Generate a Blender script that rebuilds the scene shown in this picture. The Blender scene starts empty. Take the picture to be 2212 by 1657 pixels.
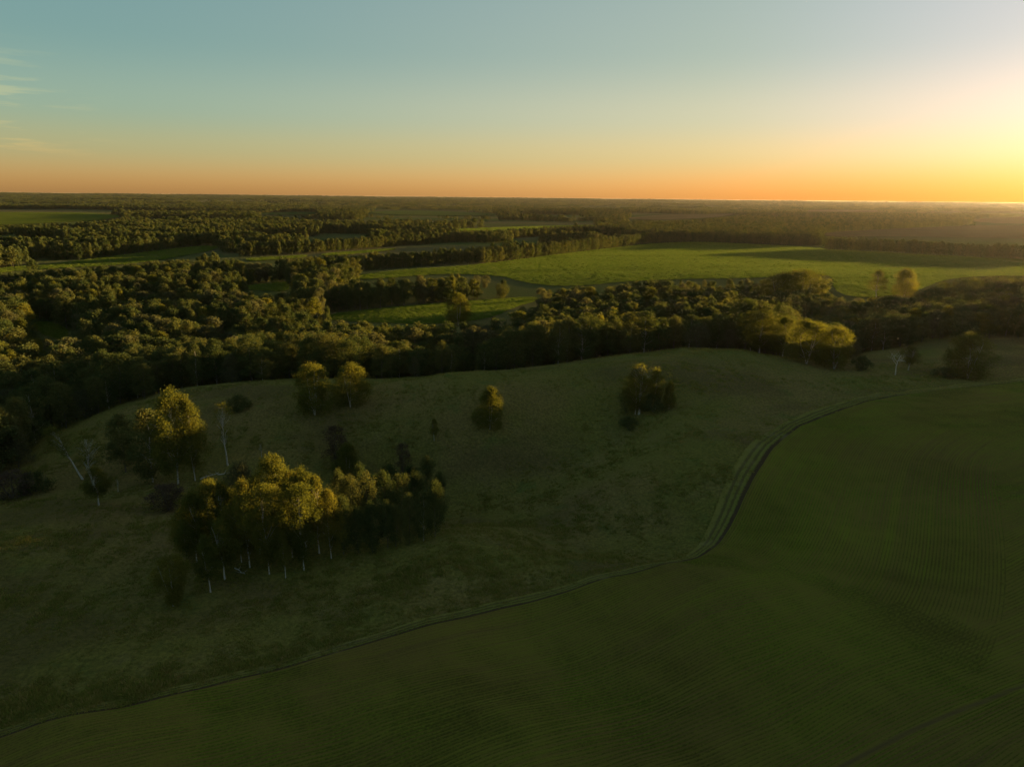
import bpy, bmesh, math, random
import numpy as np
from mathutils import Matrix, Vector

rng = np.random.default_rng(7)
random.seed(7)
S = bpy.context.scene
C = S.collection
R = math.radians

# ------------------------------------------------------------------ camera
FW, FH, FL = 2212.0, 1657.0, 1580.0        # pixel frame the positions below were read in
CAM = np.array((0.0, 0.0, 70.0))
PITCH, ROLL = math.atan((828.5 - 427.0) / FL), 0.0104
f_ = np.array((0, math.cos(PITCH), -math.sin(PITCH)))
u0 = np.array((0, math.sin(PITCH), math.cos(PITCH)))
r0 = np.array((1.0, 0, 0))
r_ = r0 * math.cos(ROLL) + u0 * math.sin(ROLL)
u_ = u0 * math.cos(ROLL) - r0 * math.sin(ROLL)
cd = bpy.data.cameras.new('camera')
cam = bpy.data.objects.new('camera', cd)
C.objects.link(cam)
M = Matrix(((r_[0], u_[0], -f_[0], CAM[0]), (r_[1], u_[1], -f_[1], CAM[1]), (r_[2], u_[2], -f_[2], CAM[2]), (0, 0, 0, 1)))
cam.matrix_world = M
cd.sensor_width = 36.0
cd.lens = 36.0 * FL / FW
cd.clip_start = 0.5
cd.clip_end = 120000
S.camera = cam

# ------------------------------------------------------------------ sky, sun, exposure
SUN_AZ, SUN_EL = R(56.0), R(3.6)           # azimuth to the right of the view axis (+Y)
SKY_STRENGTH, SUN_STRENGTH, EXPOSURE = 0.073, 4.6, 2.8
SKY_GAMMA = 0.5
SKY_TINT = [(0.0, (1.06, 0.75, 0.52)), (0.055, (0.83, 0.75, 0.57)), (0.10, (0.74, 0.74, 0.64)), (0.18, (0.58, 0.66, 0.61)), (0.30, (0.57, 0.66, 0.62)), (1.0, (0.76, 0.72, 0.62))]
W = bpy.data.worlds.new('World')
S.world = W
W.use_nodes = True
wn, wl = W.node_tree.nodes, W.node_tree.links
wn.clear()
w_out = wn.new('ShaderNodeOutputWorld')
w_bg = wn.new('ShaderNodeBackground')
sky = wn.new('ShaderNodeTexSky')
sky.sky_type = 'NISHITA'
sky.sun_disc = False
sky.sun_elevation = SUN_EL
sky.sun_rotation = SUN_AZ
sky.altitude = 200
sky.air_density = 1.0
sky.dust_density = 1.6
sky.ozone_density = 1.6
w_bg.inputs[1].default_value = SKY_STRENGTH
def wmath(op, a, b=0.0, c=None):
    nd = wn.new('ShaderNodeMath'); nd.operation = op
    for i, v in enumerate((a, b) if c is None else (a, b, c)):
        if isinstance(v, bpy.types.NodeSocket): wl.new(v, nd.inputs[i])
        else: nd.inputs[i].default_value = v
    return nd.outputs[0]
def wmix(fac, a, b, mode='MIX'):
    nd = wn.new('ShaderNodeMix'); nd.data_type = 'RGBA'; nd.blend_type = mode
    for i, v in ((0, fac), (6, a), (7, b)):
        if isinstance(v, bpy.types.NodeSocket): wl.new(v, nd.inputs[i])
        else: nd.inputs[i].default_value = v
    return nd.outputs[2]
def wstep(v, lo, hi):
    nd = wn.new('ShaderNodeMapRange'); nd.interpolation_type = 'SMOOTHSTEP'
    wl.new(v, nd.inputs[0]); nd.inputs[1].default_value = lo; nd.inputs[2].default_value = hi
    return nd.outputs[0]
wtc = wn.new('ShaderNodeTexCoord')
wsep = wn.new('ShaderNodeSeparateXYZ'); wl.new(wtc.outputs['Generated'], wsep.inputs[0])
gam = wn.new('ShaderNodeGamma'); gam.inputs[1].default_value = SKY_GAMMA
wl.new(sky.outputs[0], gam.inputs[0])
tint = wn.new('ShaderNodeValToRGB')                       # tint by height above the horizon
tint.color_ramp.interpolation = 'EASE'
for i, (p_, c_) in enumerate(SKY_TINT):
    e = tint.color_ramp.elements[i] if i < 2 else tint.color_ramp.elements.new(p_)
    e.position = p_; e.color = (*c_, 1)
wl.new(wmath('ADD', wsep.outputs[2], 0.0), tint.inputs[0])
skyc = wmix(1.0, gam.outputs[0], tint.outputs[0], 'MULTIPLY')
wdot = wn.new('ShaderNodeVectorMath'); wdot.operation = 'DOT_PRODUCT'      # away from the sun the sky turns teal
wl.new(wtc.outputs['Generated'], wdot.inputs[0])
wdot.inputs[1].default_value = (math.sin(SUN_AZ) * math.cos(SUN_EL), math.cos(SUN_AZ) * math.cos(SUN_EL), math.sin(SUN_EL))
away = wmath('MULTIPLY', wstep(wdot.outputs['Value'], 0.75, 0.0), wstep(wsep.outputs[2], 0.0, 0.11))
teal = wmix(away, (1.03, 1.0, 0.96, 1), (0.74, 0.94, 0.96, 1))
glow = wmix(wmath('MULTIPLY', wstep(wdot.outputs['Value'], 0.72, 0.97), wstep(wsep.outputs[2], 0.01, 0.08)), (1, 1, 1, 1), (1.14, 1.05, 1.32, 1))
burn = wmix(wmath('MULTIPLY', wstep(wdot.outputs['Value'], 0.55, 0.95), wstep(wsep.outputs[2], 0.06, 0.0)), (1, 1, 1, 1), (1.0, 0.82, 0.62, 1))
skyc = wmix(1.0, wmix(1.0, skyc, teal, 'MULTIPLY'), wmix(1.0, glow, burn, 'MULTIPLY'), 'MULTIPLY')
# thin evening cloud wisps low in the west-side sky
waz = wmath('ARCTAN2', wsep.outputs[0], wsep.outputs[1])
wcomb = wn.new('ShaderNodeCombineXYZ')
wl.new(wmath('MULTIPLY', waz, 9.0), wcomb.inputs[0]); wl.new(wmath('MULTIPLY', wsep.outputs[2], 95.0), wcomb.inputs[1]); wcomb.inputs[2].default_value = 3.3
wno = wn.new('ShaderNodeTexNoise'); wno.inputs['Scale'].default_value = 1.0; wno.inputs['Detail'].default_value = 5; wno.inputs['Roughness'].default_value = 0.55
wl.new(wcomb.outputs[0], wno.inputs['Vector'])
wm = wmath('MULTIPLY', wstep(wno.outputs['Fac'], 0.50, 0.66), wstep(waz, -0.46, -0.60))
wm = wmath('MULTIPLY', wm, wmath('MULTIPLY', wstep(wsep.outputs[2], 0.03, 0.06), wstep(wsep.outputs[2], 0.17, 0.11)))
skyc = wmix(wmath('MULTIPLY', wm, 0.55), skyc, wmix(1.0, skyc, (1.75, 1.30, 0.95, 1), 'MULTIPLY'))
wl.new(skyc, w_bg.inputs[0])
wl.new(w_bg.outputs[0], w_out.inputs[0])

sd = bpy.data.lights.new('sun', 'SUN')
sd.energy = SUN_STRENGTH
sd.angle = R(0.55)
sd.color = (1.0, 0.70, 0.27)
sun = bpy.data.objects.new('sun', sd)
C.objects.link(sun)
sdir = Vector((math.sin(SUN_AZ) * math.cos(SUN_EL), math.cos(SUN_AZ) * math.cos(SUN_EL), math.sin(SUN_EL)))
sun.rotation_euler = sdir.to_track_quat('Z', 'Y').to_euler()
sun.location = (300, 300, 200)
vs = S.view_settings
vs.view_transform = 'Standard'
vs.look = 'None'
vs.gamma = 1.0
vs.exposure = EXPOSURE
vs.use_curve_mapping = False
S.cycles.use_denoising = True
S.cycles.max_bounces = 6
S.cycles.diffuse_bounces = 3
S.cycles.transmission_bounces = 3
S.cycles.transparent_max_bounces = 4
S.cycles.volume_bounces = 0
S.cycles.caustics_reflective = False
S.cycles.caustics_refractive = False

# ------------------------------------------------------------------ pixel <-> place
def ray(px, py):
    px, py = np.asarray(px, float), np.asarray(py, float)
    a, b = (px - FW / 2) / FL, -(py - FH / 2) / FL
    d = f_[None] + a.reshape(-1, 1) * r_[None] + b.reshape(-1, 1) * u_[None]
    return d / np.linalg.norm(d, axis=1)[:, None]

def project(P):
    d = np.atleast_2d(P) - CAM
    zc = d @ f_
    zc = np.where(zc > 1, zc, np.nan)
    return FW / 2 + FL * (d @ r_) / zc, FH / 2 - FL * (d @ u_) / zc

def on_plane(px, py, z):
    d = ray(px, py)
    t = (np.asarray(z) - CAM[2]) / d[:, 2]
    return CAM[None] + d * t[:, None]

# ------------------------------------------------------------------ terrain height
def waves(x, y, lam, n, seed):
    g = np.random.default_rng(seed)
    out = 0.0
    for i in range(n):
        a = g.uniform(0, 2 * math.pi)
        k = 2 * math.pi / (lam * g.uniform(0.7, 1.5))
        out = out + np.sin((x * math.cos(a) + y * math.sin(a)) * k + g.uniform(0, 6.28))
    return out / math.sqrt(n / 2)

ctrl = [  # px, py, height of the ground there
 (200, 1640, 0), (1100, 1600, 0), (2100, 1600, 2), (600, 1460, -1), (1200, 1290, -1), (1500, 1210, 0), (1800, 1300, 1.5),
 (2150, 1200, 4), (1700, 1000, 3), (1900, 900, 5.5), (2180, 900, 8), (2200, 835, 9.5), (2000, 1050, 4),
 (100, 1450, -2), (700, 1330, -2), (400, 1320, -3), (150, 1250, -4), (650, 1250, -3.5), (950, 1200, 0.2), (1100, 1230, 0.4),
 (1250, 1200, -2.5), (1100, 1120, -11.5), (1000, 1040, -13), (800, 1010, -11), (1250, 1115, -9.5), (1420, 1015, 2), (1550, 1010, 4),
 (1300, 1028, -1.5), (1350, 985, -5), (1250, 965, -7), (1450, 1090, -2.5), (800, 1180, -3.5),
 (100, 1108, -7), (260, 1110, -7), (100, 1078, -11), (250, 1070, -10), (300, 1040, -10), (450, 1040, -9), (150, 1000, -13), (50, 1055, -12.5),
 (450, 1110, -7), (600, 1100, -6),
 (700, 900, -1), (1050, 925, -1), (1400, 890, 2), (1600, 900, 3.6), (560, 900, -1), (450, 950, -6), (900, 900, 0), (1200, 880, 2), (330, 930, -7),
 (1750, 850, 4.5), (900, 960, -6.5), (700, 960, -6.5), (1100, 980, -7.5),
 (2212, 790, 9), (2100, 780, 6), (1950, 785, 4), (2000, 752, 6), (1860, 757, 4), (2140, 742, 8), (2212, 738, 9)]
crest_px = [(40, 1030, -12), (110, 950, -9), (150, 925, -7), (220, 893, -4), (300, 866, -2), (430, 839, 0), (640, 822, 2), (800, 821, 2.5), (1000, 809, 3), (1100, 801, 3.3),
            (1200, 787, 4), (1350, 767, 5), (1500, 753, 6), (1600, 756, 6), (1700, 770, 5), (1800, 789, 4.5)]
cp = on_plane([c[0] for c in ctrl], [c[1] for c in ctrl], np.array([c[2] for c in ctrl], float))
cz = [c[2] for c in ctrl]
pts = [tuple(p[:2]) for p in cp]
cr = on_plane([c[0] for c in crest_px], [c[1] for c in crest_px], np.array([c[2] for c in crest_px], float))
crest_az, crest_r = np.arctan2(cr[:, 0], cr[:, 1]), np.hypot(cr[:, 0], cr[:, 1])
for (X, Y, Z), c in zip(cr, crest_px):
    pts.append((X, Y)); cz.append(c[2])
    for k, dz in ((1.10, -6.5), (1.24, -14), (1.42, -16)):
        pts.append((X * k, Y * k)); cz.append(max(c[2] + dz, -15))
edge2 = on_plane([1860, 1930, 2000, 2140, 2212], [757, 754, 752, 742, 738], np.array([4, 5, 6, 8, 9.0]))
for (X, Y, Z) in edge2:
    for k, dz in ((1.13, -4 if X < 190 else -2), (1.28, -8 if X < 190 else -3)):
        pts.append((X * k, Y * k)); cz.append(Z + dz)
for (a, r, z) in [(40, 180, 7), (46, 260, 14), (38, 390, 10), (36, 430, 7), (42, 350, 14), (44, 430, 18), (55, 330, 21), (60, 430, 23), (50, 500, 17), (40, 470, 12), (70, 250, 18), (60, 180, 12), (80, 350, 22), (100, 250, 18), (50, 100, 4),  # ground out of frame on the right, raised to help shade the foreground
                  (-38, 90, -1), (-42, 150, -5), (-45, 230, -10), (-40, 350, -12), (-60, 150, -3), (-60, 300, -8),
                  (0, 560, -8), (-18, 540, -11), (18, 560, -8), (30, 600, -5), (-32, 520, -12), (0, 720, -3), (20, 760, -1), (-20, 760, -7), (-33, 800, -8)]:
    pts.append((r * math.sin(R(a)), r * math.cos(R(a)))); cz.append(z)
P0 = np.array(pts)
Q0 = np.stack([np.arctan2(P0[:, 0], P0[:, 1]) / 0.115, np.log(np.hypot(P0[:, 0], P0[:, 1])) / 0.16], 1)
def kern(A, B):
    d2 = ((A[:, None, :] - B[None]) ** 2).sum(2)
    return np.exp(-0.5 * d2)
Wt = np.linalg.solve(kern(Q0, Q0) + 0.03 * np.eye(len(Q0)), np.array(cz, float) + 2.0)

def height(x, y):
    x, y = np.asarray(x, float).ravel(), np.asarray(y, float).ravel()
    r = np.maximum(np.hypot(x, y), 5.0)
    q = np.stack([np.arctan2(x, y) / 0.115, np.log(r) / 0.16], 1)
    z = np.full(len(x), -2.0)
    for i in range(0, len(x), 60000):
        z[i:i + 60000] += kern(q[i:i + 60000], Q0) @ Wt
    near = np.clip((520 - r) / 200, 0, 1)
    z += near * (0.22 * waves(x, y, 26, 9, 1) + 0.10 * waves(x, y, 11, 9, 2))
    far = np.clip((r - 1100) / 2500, 0, 1)
    z += far * (3.0 * waves(x, y, 2200, 8, 3) + 1.5 * waves(x, y, 800, 8, 4))
    z += np.clip((r - 5000) / 9000, 0, 1) * (5 * waves(x, y, 6000, 8, 5) + 44)
    return np.where(r > 5000, np.minimum(z, 51.0), z)

def hit(px, py, rmax=30000):
    """where the line of sight of a photo pixel meets the ground"""
    d = ray(px, py)
    n = len(d)
    res = np.full((n, 3), np.nan)
    ts = np.geomspace(45, rmax, 420)
    for i in range(n):
        P = CAM[None] + d[i][None] * ts[:, None]
        below = P[:, 2] < height(P[:, 0], P[:, 1])
        if not below.any():
            k = len(ts) - 1
        else:
            k = int(np.argmax(below))
        a, b = ts[max(k - 1, 0)], ts[k]
        for _ in range(14):
            m = 0.5 * (a + b)
            p = CAM + d[i] * m
            if p[2] < height([p[0]], [p[1]])[0]: b = m
            else: a = m
        p = CAM + d[i] * b
        p[2] = height([p[0]], [p[1]])[0]
        res[i] = p
    return res

# ------------------------------------------------------------------ mesh and material helpers
def link(o, parent=None):
    C.objects.link(o)
    if parent is not None: o.parent = parent
    return o

def np_mesh(name, V, F, smooth=False):
    """F: (n,3) or (n,4) int array"""
    me = bpy.data.meshes.new(name)
    V, F = np.asarray(V, np.float32), np.asarray(F, np.int32)
    n, k = F.shape
    me.vertices.add(len(V)); me.vertices.foreach_set('co', V.ravel())
    me.loops.add(n * k); me.loops.foreach_set('vertex_index', F.ravel())
    me.polygons.add(n)
    me.polygons.foreach_set('loop_start', np.arange(0, n * k, k, dtype=np.int32))
    me.polygons.foreach_set('loop_total', np.full(n, k, np.int32))
    if smooth: me.polygons.foreach_set('use_smooth', np.ones(n, bool))
    me.update(calc_edges=True)
    me.validate()
    return me

def attr(me, name, data, kind='FLOAT', domain='POINT'):
    a = me.attributes.new(name, kind, domain)
    a.data.foreach_set('value' if kind == 'FLOAT' else 'vector', np.asarray(data, np.float32).ravel())

def tag(o, label=None, cat=None, group=None, kind=None):
    if label: o['label'] = label
    if cat: o['category'] = cat
    if group: o['group'] = group
    if kind: o['kind'] = kind
    return o

class Mat:
    def __init__(s, name):
        s.m = bpy.data.materials.new(name); s.m.use_nodes = True
        s.n, s.l = s.m.node_tree.nodes, s.m.node_tree.links
        s.n.clear()
        s.out = s.n.new('ShaderNodeOutputMaterial')
    def node(s, t, **kw):
        nd = s.n.new(t)
        for k, v in kw.items(): setattr(nd, k, v)
        return nd
    def set(s, sock, v):
        if hasattr(v, 'is_linked') or isinstance(v, bpy.types.NodeSocket): s.l.new(v, sock)
        else: sock.default_value = v
    def noise(s, scale, vec=None, detail=4, rough=0.55, out='Fac'):
        nd = s.node('ShaderNodeTexNoise')
        nd.inputs['Scale'].default_value = scale; nd.inputs['Detail'].default_value = detail; nd.inputs['Roughness'].default_value = rough
        if vec is not None: s.l.new(vec, nd.inputs['Vector'])
        return nd.outputs[out]
    def ramp(s, fac, stops):
        nd = s.node('ShaderNodeValToRGB')
        cr_ = nd.color_ramp
        while len(cr_.elements) < len(stops): cr_.elements.new(0.5)
        for e, (p, c) in zip(cr_.elements, stops):
            e.position = p; e.color = (*c, 1) if len(c) == 3 else c
        s.l.new(fac, nd.inputs[0])
        return nd.outputs[0]
    def mix(s, fac, a, b, mode='MIX'):
        nd = s.node('ShaderNodeMix', data_type='RGBA', blend_type=mode)
        s.set(nd.inputs[0], fac)
        s.set(nd.inputs[6], a if not isinstance(a, tuple) else (*a, 1)); s.set(nd.inputs[7], b if not isinstance(b, tuple) else (*b, 1))
        return nd.outputs[2]
    def math(s, op, a, b=0.0, clamp=False):
        nd = s.node('ShaderNodeMath', operation=op); nd.use_clamp = clamp
        s.set(nd.inputs[0], a); s.set(nd.inputs[1], b)
        return nd.outputs[0]
    def step(s, v, lo, hi):
        nd = s.node('ShaderNodeMapRange', interpolation_type='SMOOTHSTEP')
        s.set(nd.inputs[0], v); nd.inputs[1].default_value = lo; nd.inputs[2].default_value = hi
        return nd.outputs[0]
    def pos(s): return s.node('ShaderNodeNewGeometry').outputs['Position']
    def at(s, name, out='Fac'): return s.node('ShaderNodeAttribute', attribute_name=name).outputs[out]
    def scaled(s, vec, sc):
        nd = s.node('ShaderNodeMapping'); s.l.new(vec, nd.inputs[0]); nd.inputs['Scale'].default_value = sc
        return nd.outputs[0]
    def bump(s, h, strength, dist):
        nd = s.node('ShaderNodeBump'); nd.inputs['Strength'].default_value = strength; nd.inputs['Distance'].default_value = dist
        s.l.new(h, nd.inputs['Height'])
        return nd.outputs[0]
    def diffuse(s, col, normal=None, rough=0.9, sheen=0.0, trans=None):
        b = s.node('ShaderNodeBsdfDiffuse'); b.inputs['Roughness'].default_value = rough
        s.set(b.inputs[0], (*col, 1) if isinstance(col, tuple) else col)
        if normal is not None: s.l.new(normal, b.inputs['Normal'])
        o = b.outputs[0]
        if trans is not None:
            t = s.node('ShaderNodeBsdfTranslucent')
            s.set(t.inputs[0], (*trans[1], 1) if isinstance(trans[1], tuple) else trans[1])
            mx = s.node('ShaderNodeMixShader'); mx.inputs[0].default_value = trans[0]
            s.l.new(o, mx.inputs[1]); s.l.new(t.outputs[0], mx.inputs[2]); o = mx.outputs[0]
        s.l.new(o, s.out.inputs[0])
        return s.m

MAT = {}
def ground_mats():
    m = Mat('meadow_grass'); p = m.pos()
    big = m.noise(0.016, p, 3); mid = m.noise(0.11, p, 5, 0.6); fine = m.noise(1.3, p, 5, 0.7)
    c = m.mix(m.step(big, 0.42, 0.62), (0.172, 0.152, 0.036), (0.216, 0.156, 0.054))
    c = m.mix(m.math('MULTIPLY', m.step(mid, 0.50, 0.72), 0.6), c, (0.205, 0.158, 0.062))
    c = m.mix(m.math('MULTIPLY', m.step(mid, 0.46, 0.26), 0.7), c, (0.104, 0.136, 0.032))
    c = m.mix(m.at('plain'), c, m.mix(m.step(m.noise(0.0011, m.scaled(p, (0.5, 1.6, 1.0)), 3), .42, .60), m.mix(mid, (0.070, 0.088, 0.026), (0.100, 0.112, 0.034)), (0.135, 0.112, 0.052)))
    coarse = m.noise(0.013, m.scaled(p, (1.0, 1.7, 1.0)), 4, 0.6)
    c = m.mix(m.math('MULTIPLY', m.math('MULTIPLY', m.step(coarse, 0.48, 0.60), 0.62), m.math('SUBTRACT', 1.0, m.at('plain'))), c, (0.118, 0.082, 0.036))
    c = m.mix(m.step(fine, 0.3, 0.75), m.mix(0.62, c, (0.020, 0.022, 0.009)), c)
    h = m.math('ADD', m.math('MULTIPLY', fine, 0.6), mid)
    MAT['meadow'] = m.diffuse(c, m.bump(h, 1.0, 0.55))

    m = Mat('young_crop'); ruv = m.at('rowuv', 'Vector'); p = m.pos()
    huv = m.at('headuv', 'Vector'); hw = m.at('headland')
    def rows(a, b, det):
        n1 = m.noise(1.0, m.scaled(ruv, (a, b, 1)), det, 0.6); n2 = m.noise(1.0, m.scaled(huv, (a, b, 1)), det, 0.6)
        return m.math('ADD', m.math('MULTIPLY', n1, m.math('SUBTRACT', 1.0, hw)), m.math('MULTIPLY', n2, hw))
    r1 = rows(0.015, 2.2, 3)
    r2 = rows(0.005, 0.36, 3)
    big = m.noise(0.022, p, 4); fine = m.noise(2.2, p, 4, 0.7)
    g = m.math('ADD', m.math('MULTIPLY', r1, 0.55), m.math('MULTIPLY', r2, 0.42))
    g = m.math('ADD', g, m.math('MULTIPLY', big, 0.75))
    g = m.math('ADD', g, m.math('MULTIPLY', fine, 0.30))
    c = m.ramp(m.math('MULTIPLY', g, 0.50), [(0.38, (0.104, 0.070, 0.026)), (0.46, (0.132, 0.098, 0.026)), (0.54, (0.138, 0.122, 0.022)), (0.64, (0.134, 0.152, 0.017))])
    c = m.mix(m.step(m.at('tramline'), 0.15, 0.9), c, (0.100, 0.070, 0.030))
    h = m.math('ADD', r1, m.math('MULTIPLY', fine, 0.7))
    MAT['crop'] = m.diffuse(c, m.bump(h, 1.0, 0.30))

    m = Mat('track_and_verge'); s_ = m.at('across'); p = m.pos()
    fine = m.noise(1.6, p, 5, 0.7); mid = m.noise(0.10, p, 4)
    s2 = m.math('ADD', s_, m.math('MULTIPLY', m.math('SUBTRACT', fine, 0.5), 0.22))
    rr_ = [(0.0, (0.056, 0.038, 0.024)), (0.16, (0.060, 0.042, 0.024)), (0.22, (0.138, 0.142, 0.032)), (0.31, (0.142, 0.140, 0.034)), (0.36, (0.082, 0.068, 0.026)), (0.43, (0.084, 0.070, 0.026)),
           (0.48, (0.142, 0.138, 0.034)), (0.58, (0.144, 0.138, 0.036)), (0.63, (0.084, 0.070, 0.026)), (0.71, (0.090, 0.074, 0.028)), (0.78, (0.158, 0.146, 0.040)), (1.0, (0.168, 0.146, 0.038))]
    c = m.ramp(s2, rr_)
    c = m.mix(m.math('MULTIPLY', m.step(mid, 0.5, 0.68), 0.5), c, (0.18, 0.15, 0.07))
    MAT['track'] = m.diffuse(c, m.bump(fine, 0.8, 0.35))

    def field(name, c1, c2, c3, sc=0.012):
        m = Mat(name); ruv = m.at('rowuv', 'Vector'); p = m.pos()
        r1 = m.noise(1.0, m.scaled(ruv, (0.004, 0.16, 1)), 3, 0.6)
        r2 = m.noise(1.0, m.scaled(ruv, (0.002, 0.035, 1)), 2, 0.6)
        big = m.noise(sc, p, 4)
        g = m.math('ADD', m.math('ADD', m.math('MULTIPLY', r1, 0.3), m.math('MULTIPLY', r2, 0.4)), m.math('MULTIPLY', big, 0.5))
        c = m.ramp(m.math('MULTIPLY', g, 0.83), [(0.38, c1), (0.5, c2), (0.62, c3)])
        fine = m.noise(0.9, p, 4, 0.8)
        return m.diffuse(c, m.bump(m.math('ADD', fine, m.math('MULTIPLY', r1, 0.5)), 1.0, 2.2), trans=(0.3, c))
    MAT['green_field'] = field('green_crop', (0.085, 0.120, 0.018), (0.120, 0.150, 0.022), (0.150, 0.165, 0.028))
    MAT['dull_field'] = field('dull_green_crop', (0.070, 0.095, 0.026), (0.090, 0.115, 0.032), (0.10, 0.12, 0.036))
    MAT['tan_field'] = field('stubble', (0.11, 0.085, 0.045), (0.14, 0.105, 0.055), (0.13, 0.11, 0.05))
ground_mats()

def leaf_mat(name, c_dark, c_mid, c_light, trans=0.35):
    m = Mat(name)
    v = m.at('var'); oi = m.node('ShaderNodeObjectInfo').outputs['Random']
    c = m.ramp(m.math('ADD', m.math('MULTIPLY', v, 0.55), m.math('MULTIPLY', oi, 0.45)), [(0.15, c_dark), (0.5, c_mid), (0.85, c_light)])
    t = m.mix(1.0, c, (1.35, 1.15, 0.55), 'MULTIPLY')
    return m.diffuse(c, rough=0.6, trans=(trans, t))
MAT['leaf'] = leaf_mat('birch_leaves', (0.058, 0.070, 0.018), (0.092, 0.100, 0.022), (0.132, 0.122, 0.026), 0.42)
MAT['leaf_forest'] = leaf_mat('forest_leaves', (0.038, 0.056, 0.022), (0.064, 0.078, 0.028), (0.098, 0.098, 0.034), 0.28)
MAT['leaf_grey'] = leaf_mat('willow_leaves', (0.060, 0.066, 0.036), (0.080, 0.084, 0.044), (0.095, 0.098, 0.052))
MAT['leaf_brown'] = leaf_mat('brown_twigs', (0.050, 0.036, 0.028), (0.066, 0.048, 0.038), (0.080, 0.060, 0.048))
def bark_mat(name, c1, c2, dark):
    m = Mat(name)
    tc = m.node('ShaderNodeTexCoord').outputs['Object']
    n1 = m.noise(1.0, m.scaled(tc, (3.0, 3.0, 9.0)), 3, 0.6); n2 = m.noise(6.0, tc, 3)
    c = m.mix(n2, c1, c2)
    c = m.mix(m.step(n1, 0.56, 0.66), c, dark)
    return m.diffuse(c, rough=0.6)
MAT['birch_bark'] = bark_mat('birch_bark', (0.44, 0.41, 0.37), (0.32, 0.29, 0.26), (0.06, 0.05, 0.04))
MAT['dull_bark'] = bark_mat('forest_bark', (0.13, 0.11, 0.09), (0.09, 0.075, 0.06), (0.03, 0.026, 0.022))
MAT['dead_bark'] = bark_mat('dead_wood', (0.50, 0.46, 0.42), (0.38, 0.34, 0.31), (0.16, 0.14, 0.12))

# ------------------------------------------------------------------ the ground
def build_ground():
    az = np.concatenate([np.arange(-180, -46, 3.0), np.arange(-46, -42, 0.5), np.arange(-42, 42, 0.16), np.arange(42, 46, 0.5), np.arange(46, 180, 3.0)])
    rr = np.concatenate([[4.0, 20.0, 35.0], np.geomspace(48, 700, 190), np.geomspace(715, 20000, 100)])
    A, RR = np.meshgrid(R(1) * az, rr)
    x, y = (RR * np.sin(A)).ravel(), (RR * np.cos(A)).ravel()
    z = height(x, y)
    n, k = len(rr), len(az)
    i, j = np.meshgrid(np.arange(n - 1), np.arange(k), indexing='ij')
    j2 = (j + 1) % k
    F = np.stack([i * k + j, (i + 1) * k + j, (i + 1) * k + j2, i * k + j2], -1).reshape(-1, 4)[:, ::-1]
    V = np.stack([x, y, z], 1)
    V = np.vstack([V, [[0, 0, V[:k, 2].mean()]]])
    me = np_mesh('ground', V, F, True)
    bm = bmesh.new(); bm.from_mesh(me); bm.verts.ensure_lookup_table()
    for a in range(k):
        bm.faces.new((bm.verts[a], bm.verts[(a + 1) % k], bm.verts[len(V) - 1]))
    bmesh.ops.recalc_face_normals(bm, faces=bm.faces[:])
    bm.to_mesh(me); bm.free()
    if me.polygons[0].normal.z < 0: me.flip_normals()
    rv = np.hypot(np.r_[x, 0], np.r_[y, 0]); attr(me, 'plain', np.clip((rv - 400) / 150, 0, 1))
    me.materials.append(MAT['meadow'])
    return tag(link(bpy.data.objects.new('ground', me)), 'grassy rolling meadow ground reaching to the horizon', 'ground', kind='structure')
build_ground()

def chaikin(P, n=2, closed=True):
    P = np.asarray(P, float)
    for _ in range(n):
        Q = np.roll(P, -1, 0) if closed else P[1:]
        B = P if closed else P[:-1]
        N = np.stack([0.75 * B + 0.25 * Q, 0.25 * B + 0.75 * Q], 1).reshape(-1, 2)
        P = N if closed else np.vstack([P[:1], N, P[-1:]])
    return P

def in_poly(x, y, P):
    x, y = np.asarray(x, float), np.asarray(y, float)
    ins = np.zeros(x.shape, bool)
    n = len(P)
    for i in range(n):
        x1, y1 = P[i]; x2, y2 = P[(i + 1) % n]
        if y1 == y2: continue
        c = (y1 > y) != (y2 > y)
        ins ^= c & (x < (x2 - x1) * (y - y1) / (y2 - y1) + x1)
    return ins

def nearest(x, y, P, closed=True):
    """distance to a polyline, the nearest point on it and the arc length there"""
    best = np.full(len(x), 1e18); bx, by, bs = np.zeros(len(x)), np.zeros(len(x)), np.zeros(len(x))
    n = len(P); acc = 0.0
    for i in range(n if closed else n - 1):
        a, b = P[i], P[(i + 1) % n]
        d = b - a; L2 = max(d @ d, 1e-12)
        t = np.clip(((x - a[0]) * d[0] + (y - a[1]) * d[1]) / L2, 0, 1)
        qx, qy = a[0] + t * d[0], a[1] + t * d[1]
        dd = (x - qx) ** 2 + (y - qy) ** 2
        m = dd < best
        best[m] = dd[m]; bx[m] = qx[m]; by[m] = qy[m]; bs[m] = acc + t[m] * math.sqrt(L2)
        acc += math.sqrt(L2)
    return np.sqrt(best), bx, by, bs

def lift(x, y):
    return 0.06 + np.hypot(x, y) * 0.0006

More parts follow.
